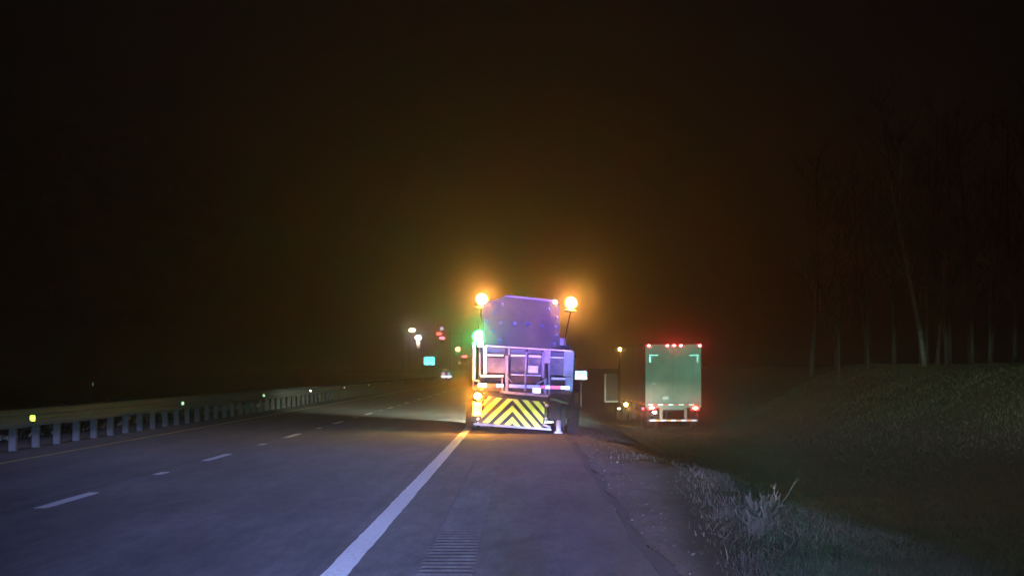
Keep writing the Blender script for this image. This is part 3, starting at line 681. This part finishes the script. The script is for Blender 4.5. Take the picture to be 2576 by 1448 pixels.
# ---------------------------------------------------------------- far street lamps, signals, car
def far(x, y, Y): return ((x - 1312) * Y / 5600, Y, CAM_H - (y - 930) * Y / 5600)
def street_lamp(px, py, Y, m, label, r, sc, extra=False, side=-1, group='far street lamps'):
    x, y, z = far(px, py, Y); g = float(height(x, y)); s = empty('street_lamp', (x + side * 1.6, y, g), label, 'street lamp', group); H = z - g
    MB().tube([(0, 0, -.1), (0, 0, H * .6), (0, 0, H + .3)], [.11, .09, .06], 10).build('pole', M_STEEL, s)
    MB().tube([(0, 0, H + .25), (-side * .8, 0, H + .42), (-side * 1.6, 0, H + .32)], .045, 8).build('arm', M_STEEL, s)
    MB().box((-side * 1.6, 0, H + .18 + r * sc[2]), (.8, .35, .14), .04).build('lamp_head', M_STEEL, s)
    k = MB(); ico(k, (-side * 1.6, 0, H), r, 2, sc); k.build('lamp_glass', m, s, True)
    if extra:
        k = MB(); ico(k, (-side * 1.6, -.1, H - .95), .5, 2, (.75, .6, .8)); k.build('lower_lamp', mat('lit_lower_lamp', (.8, .8, .7), .3, emit=((1, .88, .82), 4)), s, True)
        k = MB(); ico(k, (-side * 1.6, -.1, H - 1.55), .33, 2, (.8, .6, 1)); k.build('bottom_lamp', mat('lit_bottom_lamp', (.8, .6, .5), .3, emit=((.75, .38, .26), 2.2)), s, True)
    return s
street_lamp(1036, 830, 400, M_STREET, 'far warm white street lamp, highest and leftmost of the distant lights', .55, (1.1, .7, .6))
street_lamp(1051.5, 849, 405, M_STREETW, 'far white street lamp with a paler lamp hanging under it', .58, (1.0, .7, .75), True)
street_lamp(1111, 826, 430, mat('lit_dim_lilac_lamp', (.8, .8, .9), .3, emit=((.62, .52, .72), 2.6)), 'small dim lilac street lamp above two red signals', .42, (1, .7, .9), side=1)
street_lamp(1085.5, 828, 450, M_DIM, 'faintest street lamp, between the two bright ones and the lilac one', .26, (1, .7, 1))
def signal(px, py, Y, m, label, r, sc, side, reach):
    x, y, z = far(px, py, Y); g = float(height(x, y)); s = empty('traffic_signal', (x + side * reach, y, g), label, 'traffic signal', 'far red signals'); H = z - g
    MB().tube([(0, 0, -.1), (0, 0, H + .9)], [.13, .09], 10).build('pole', M_STEEL, s)
    MB().tube([(0, 0, H + .8), (-side * reach, 0, H + .95)], .05, 8).build('arm', M_STEEL, s)
    MB().box((-side * reach, .12, H - .25), (.5, .2, 1.3), .04).tube([(-side * reach, .1, H + .4), (-side * reach, .1, H + .95)], .04, 8).build('housing', M_DARK, s)
    k = MB(); ico(k, (-side * reach, -.05, H), r, 2, sc); k.build('signal_lamp', m, s, True)
signal(1104, 839, 420, M_SIGRED, 'upper red signal lamp of the close pair below the lilac lamp', .38, (1.5, .4, .75), -1, 3.2)
signal(1112, 850, 415, mat('lit_pink_signal', (.8, .2, .3), .3, emit=((1, .14, .18), 11)), 'lower pinkish red signal lamp of the close pair', .38, (1.5, .4, .75), 1, 3.6)
signal(1151, 878, 400, M_SIGOR, 'orange lit signal lamp left of the green beacon', .48, (1, .4, .9), 1, 2.6)
signal(1169, 896, 395, mat('lit_flat_red_signal', (.8, .1, .1), .3, emit=((1, .10, .10), 10)), 'flat red signal lamp low beside the highway truck', .32, (1.7, .4, .7), 1, 2.2)
x, y, z = far(1156, 912, 380); g = float(height(x, y)); o = empty('marker_light', (x, y, g), 'dim brown marker light low between the signals and the far car', 'marker light')
MB().tube([(0, 0, -.1), (0, 0, z - g)], .05, 8).build('pole', M_STEEL, o); k = MB(); ico(k, (0, 0, z - g), .3, 2, (1, .6, .9)); k.build('lamp_glass', M_DIM, o, True)

CX = -11.55; CY = 340
fc = empty('far_car', (CX, CY, .0), 'small distant car on the curve with two white lower lights', 'car'); fc.rotation_euler = (0, 0, .055)
b = MB().prism_x([(0, .28), (0, .95), (.5, 1.02), (.95, 1.45), (2.6, 1.48), (3.3, 1.0), (4.4, .85), (4.5, .3)], -.88, .88); body = b.build('body', M_CARPAINT, fc)
MB().box((0, .66, 1.2), (1.4, .02, .3), .005, Matrix.Rotation(-.82, 3, 'X')).build('rear_window', M_GLASS, body)
for s in (-1, 1):
    for yy_ in (.85, 3.55): wheel(s * .8, yy_, .32, .2, fc)
k = MB(); ico(k, (-.42, -.03, .93), .22, 2, (1, .3, .9)); k.build('tail_lamp', M_TAILPINK, fc, True)
k = MB(); ico(k, (.42, -.03, .93), .2, 2, (1, .3, 1)); k.build('tail_lamp', M_TAILBLUE, fc, True)
for s in (-1, 1):
    k = MB(); ico(k, (s * .4 + .06, -.05, .45), .3, 2, (1.45, .3, .6)); k.build('lower_lamp', mat('lit_far_white_lens', (.8, .8, .9), .3, emit=((.78, .88, 1), 4)), fc, True)
k = MB(); ico(k, (-.1, .7, 1.55), .18, 2, (1.4, .4, .7)); k.build('roof_lamp', mat('lit_far_orange_lens', (.8, .3, .2), .3, emit=((.72, .18, .07), 2.5)), fc, True)

# ---------------------------------------------------------------- bare trees on the bank
M_BARKD = mat('dark_bark', (.025, .025, .022), .9, noise=(5, (.07, .07, .06), .4, .65), bump=.5)
def tree(x, y, H, lean, r0, label, seed, bark=M_BARKD, lean_y=0):
    rd = random.Random(seed); g = float(height(x, y)) - .1
    t = empty('bare_tree', (x, y, g), label, 'tree', 'bare trees along the bank')
    pts = []; rs = []; n = 12
    for i in range(n + 1):
        s = i / n; pts.append(Vector((lean * s ** 1.15 + math.sin(s * 7 + seed) * .06 * H / 8, lean_y * s + math.sin(s * 5 + seed) * .05, H * s))); rs.append(r0 * (1 - .8 * s) + .008)
    MB().tube(pts, rs, 8).build('trunk', bark, t, True)
    cr = MB()
    def branch(p, d, L, r, lvl):
        q = [p]; dd = d.copy(); m = 5
        for i in range(m):
            dd = (dd + Vector((rd.uniform(-.25, .25), rd.uniform(-.25, .25), rd.uniform(-.02, .25)))).normalized(); q.append(q[-1] + dd * (L / m))
        cr.tube(q, [r * (1 - .8 * i / m) + .002 for i in range(m + 1)], 4)
        if lvl:
            for k in range(rd.randint(3, 5)):
                i = rd.randint(1, m); a = rd.uniform(0, 6.28); e = (dd + Vector((math.cos(a), math.sin(a), .3)) * .9).normalized(); branch(q[i], e, L * rd.uniform(.35, .6), r * .45, lvl - 1)
    for i in range(int(H * 2.2)):
        s = rd.uniform(.25, 1); j = s * n; p = pts[int(j)].lerp(pts[min(n, int(j) + 1)], j - int(j)); a = rd.uniform(0, 6.28)
        branch(p, Vector((math.cos(a), math.sin(a), rd.uniform(.4, 1.3))).normalized(), (1.15 - s * .7) * H * rd.uniform(.16, .30), r0 * .28 * (1.1 - s * .6), 2)
    cr.build('crown', M_TWIG, t)
tree(17.1, 95, 11.5, -1.9, .115, 'tallest pale tree trunk leaning left at the crest of the bank', 1, M_BARK)
tree(17.75, 95.5, 6.5, .9, .085, 'slim tree leaning right beside the tallest leaning trunk', 2)
tree(18.5, 97, 8.5, -.2, .09, 'thin upright tree right of the two leaning trunks', 3)
tree(19.45, 96, 7.5, -.2, .085, 'left one of two straight thin trees near the right edge', 4)
tree(20.0, 95, 9, -.15, .095, 'right one of two straight thin trees near the right edge', 5)
tree(21.3, 91, 12, .4, .12, 'dark tree at the right edge of the picture', 6)
tree(14.6, 103, 7.5, .1, .07, 'short dim tree left of the tallest leaning trunk', 7)
tree(16.4, 106, 9.0, .3, .08, 'dim tree standing behind the tallest leaning trunk', 8)
tree(18.6, 104, 10, .5, .09, 'dim tree behind the slim right-leaning one', 9)

rt = random.Random(3)
wood = sorted([(15.5 + k * 1.25 + rt.uniform(-.5, .5), rt.uniform(108, 124)) for k in range(9)], key=lambda p: p[0] / p[1])
for k, (x, y) in enumerate(wood):
    tree(x, y, rt.uniform(9, 14), rt.uniform(-.8, .8), rt.uniform(.09, .15), ('leftmost', 'second from left', 'third from left', 'fourth from left', 'middle one', 'fourth from right', 'third from right', 'second from right', 'rightmost')[k] + ' of the nine dark trees in the unlit wood behind the bank crest', 30 + k)

# ---------------------------------------------------------------- grass and weeds
def blades(name, n, xr, yr, hr, wd, m, dens=None, label=None, splay=.5):
    x = rng.uniform(*xr, n); y = rng.uniform(*yr, n)
    if dens is not None: keep = rng.uniform(0, 1, n) < dens(x, y); x, y = x[keep], y[keep]; n = len(x)
    hgt = rng.uniform(*hr, n) * (0.6 + .8 * np.clip(wav(x * 3, y * 3) + .5, 0, 1))
    z = height(x, y) - .01; a = rng.uniform(0, 2 * np.pi, n); w2 = wd * rng.uniform(.6, 1.4, n) / 2
    lx = rng.normal(0, splay, n) * hgt; ly = rng.normal(0, splay, n) * hgt
    ca, sa = np.cos(a) * w2, np.sin(a) * w2
    v = np.stack([np.stack([x - ca, y - sa, z], -1), np.stack([x + ca, y + sa, z], -1),
                  np.stack([x + ca * .7 + lx * .4, y + sa * .7 + ly * .4, z + hgt * .6], -1), np.stack([x - ca * .7 + lx * .4, y - sa * .7 + ly * .4, z + hgt * .6], -1),
                  np.stack([x + lx, y + ly, z + hgt], -1)], 1).reshape(-1, 3)
    me = bpy.data.meshes.new(name); base = np.arange(n) * 5
    q = np.stack([base, base + 1, base + 2, base + 3], -1); t = np.stack([base + 3, base + 2, base + 4], -1)
    me.vertices.add(len(v)); me.vertices.foreach_set('co', v.ravel())
    loops = np.concatenate([q.ravel(), t.ravel()]); me.loops.add(len(loops)); me.loops.foreach_set('vertex_index', loops)
    me.polygons.add(2 * n); me.polygons.foreach_set('loop_start', np.concatenate([np.arange(n) * 4, 4 * n + np.arange(n) * 3]))
    me.update(calc_edges=True); me.validate(); me.materials.append(m)
    o = bpy.data.objects.new(name, me); COL.objects.link(o); tag(o, label, 'grass', kind='stuff'); return o
def near_d(x, y): return sm(0, .7, x - (1.15 + (y - 14) * .05)) * (.25 + .75 * (wav(x * 4, y * 4) > -.05))
blades('verge_grass', 60000, (1.3, 6.5), (13.5, 42), (.02, .09), .007, M_GRASS, near_d, 'short rough grass on the near verge', .8)
blades('far_verge_grass', 36000, (1.12, 7), (28, 112), (.02, .06), .009, M_BLADE, lambda x, y: sm(28, 60, y) * .6 * (.2 + .8 * (wav(x * 4, y * 2) > 0)), 'rough grass tufts along the distant shoulder edge', .8)
blades('bank_grass', 90000, (4.5, 24), (30, 112), (.04, .14), .022, M_BLADE, None, 'rough grass covering the ditch and the bank', .8)
blades('tall_weeds', 48000, (1.35, 4.8), (14.2, 24), (.05, .22), .006, mat('dry_weed_blade', (.016, .014, .011), .9, noise=(1.6, (.095, .078, .068), .44, .68)), lambda x, y: sm(0, .5, x - (1.35 + (y - 14) * .05)) * (1 - sm(3.0, 4.8, x + (y - 15) * .28)) * (.08 + .92 * (wav(x * 5, y * 5) > .05)), 'pale dry weeds in the near right corner', .7)
blades('median_grass', 12000, (-26, -11.2), (36, 130), (.06, .18), .035, M_BLADE, None, 'rough grass behind the guardrail', .5)

def weed(x, y, H, n, label, seed, direction=None, long=None):
    rd = random.Random(seed); g = float(height(x, y)) - .02; t = empty('dry_weed', (x, y, g), label, 'weed', 'dry weeds on the verge'); b_ = MB()
    def stem(p, d, L, r, lvl):
        q = [p]; dd = d.copy()
        for i in range(5):
            dd = (dd + Vector((rd.uniform(-.2, .2), rd.uniform(-.2, .2), rd.uniform(-.12, .12)))).normalized(); q.append(q[-1] + dd * L / 5)
        b_.tube(q, [r * (1 - .75 * i / 5) + .0008 for i in range(6)], 4)
        if lvl:
            for k in range(rd.randint(3, 6)): stem(q[rd.randint(1, 5)], (dd + Vector((rd.uniform(-1, 1), rd.uniform(-1, 1), rd.uniform(-.3, .9)))).normalized(), L * rd.uniform(.25, .5), r * .55, lvl - 1)
    for k in range(n):
        a = rd.uniform(0, 6.28); d = Vector((math.cos(a) * .6, math.sin(a) * .6, rd.uniform(.6, 1.2))).normalized(); stem(Vector((rd.uniform(-.05, .05), rd.uniform(-.05, .05), 0)), d, H * rd.uniform(.5, 1), .0026, 2)
    if long: stem(Vector((0, 0, .03)), Vector(long).normalized(), Vector(long).length, .0065, 0)
    b_.build('stems', M_WEED, t); return t
weed(2.28, 21.5, .28, 34, 'large dull dead weed with one long stalk reaching up to the right', 11, long=(.50, .9, .42))
weed(2.05, 19.4, .24, 30, 'bushy dull weed in front of the long-stalked weed', 13)

# loose stones on the strip beside the pavement
n = 260; x = 1.0 + rng.exponential(.5, n); y = rng.uniform(13.5, 40, n); rr = rng.uniform(.004, .004 + .022 * rng.uniform(0, 1, n) ** 3, n); z = height(x, y) + rr * .3
base = np.array([(1, 0, 0), (-.3, .9, .1), (-.8, -.5, 0), (.2, .2, .9), (.1, -.8, .5), (0, 0, -.6)])
fc_ = np.array([(0, 1, 3), (1, 2, 3), (2, 4, 3), (4, 0, 3), (0, 5, 1), (1, 5, 2), (2, 5, 4), (4, 5, 0)])
v = base[None] * rr[:, None, None] * rng.uniform(.7, 1.3, (n, 6, 3)); th = rng.uniform(0, 6.28, n); c_, s_ = np.cos(th), np.sin(th)
v = np.stack([v[..., 0] * c_[:, None] - v[..., 1] * s_[:, None], v[..., 0] * s_[:, None] + v[..., 1] * c_[:, None], v[..., 2]], -1) + np.stack([x, y, z], -1)[:, None]
f_ = (fc_[None] + (np.arange(n) * 6)[:, None, None]).reshape(-1, 3)
me = bpy.data.meshes.new('loose_gravel'); me.from_pydata(v.reshape(-1, 3).tolist(), [], f_.tolist()); me.materials.append(mat('gravel_stone', (.018, .016, .015), .95, noise=(1.5, (.045, .04, .037), .35, .65)))
o = bpy.data.objects.new('loose_gravel', me); COL.objects.link(o); tag(o, 'loose stones scattered beside the pavement edge', 'gravel', kind='stuff')

# ---------------------------------------------------------------- haze: the lit night air
hb = MB().box((0, 530, 30), (1980, 1160, 70)).build('haze', None); tag(hb, 'thin mist in the night air glowing around the lamps', kind='stuff')
hm = bpy.data.materials.new('haze_air'); hm.use_nodes = True; nt = hm.node_tree
nt.nodes.remove(nt.nodes['Principled BSDF']); pv = nt.nodes.new('ShaderNodeVolumePrincipled')
pv.inputs['Color'].default_value = (.84, .86, 1.0, 1); pv.inputs['Density'].default_value = .0020; pv.inputs['Anisotropy'].default_value = .78
p2 = nt.nodes.new('ShaderNodeVolumePrincipled'); p2.inputs['Color'].default_value = (1, .84, .6, 1)
p2.inputs['Density'].default_value = .0008; p2.inputs['Anisotropy'].default_value = .992      # narrow scatter lobe added to stand in for lens bloom round each lamp
ad = nt.nodes.new('ShaderNodeAddShader'); nt.links.new(pv.outputs[0], ad.inputs[0]); nt.links.new(p2.outputs[0], ad.inputs[1])
nt.links.new(ad.outputs[0], nt.nodes['Material Output'].inputs['Volume'])
hb.data.materials.clear(); hb.data.materials.append(hm)
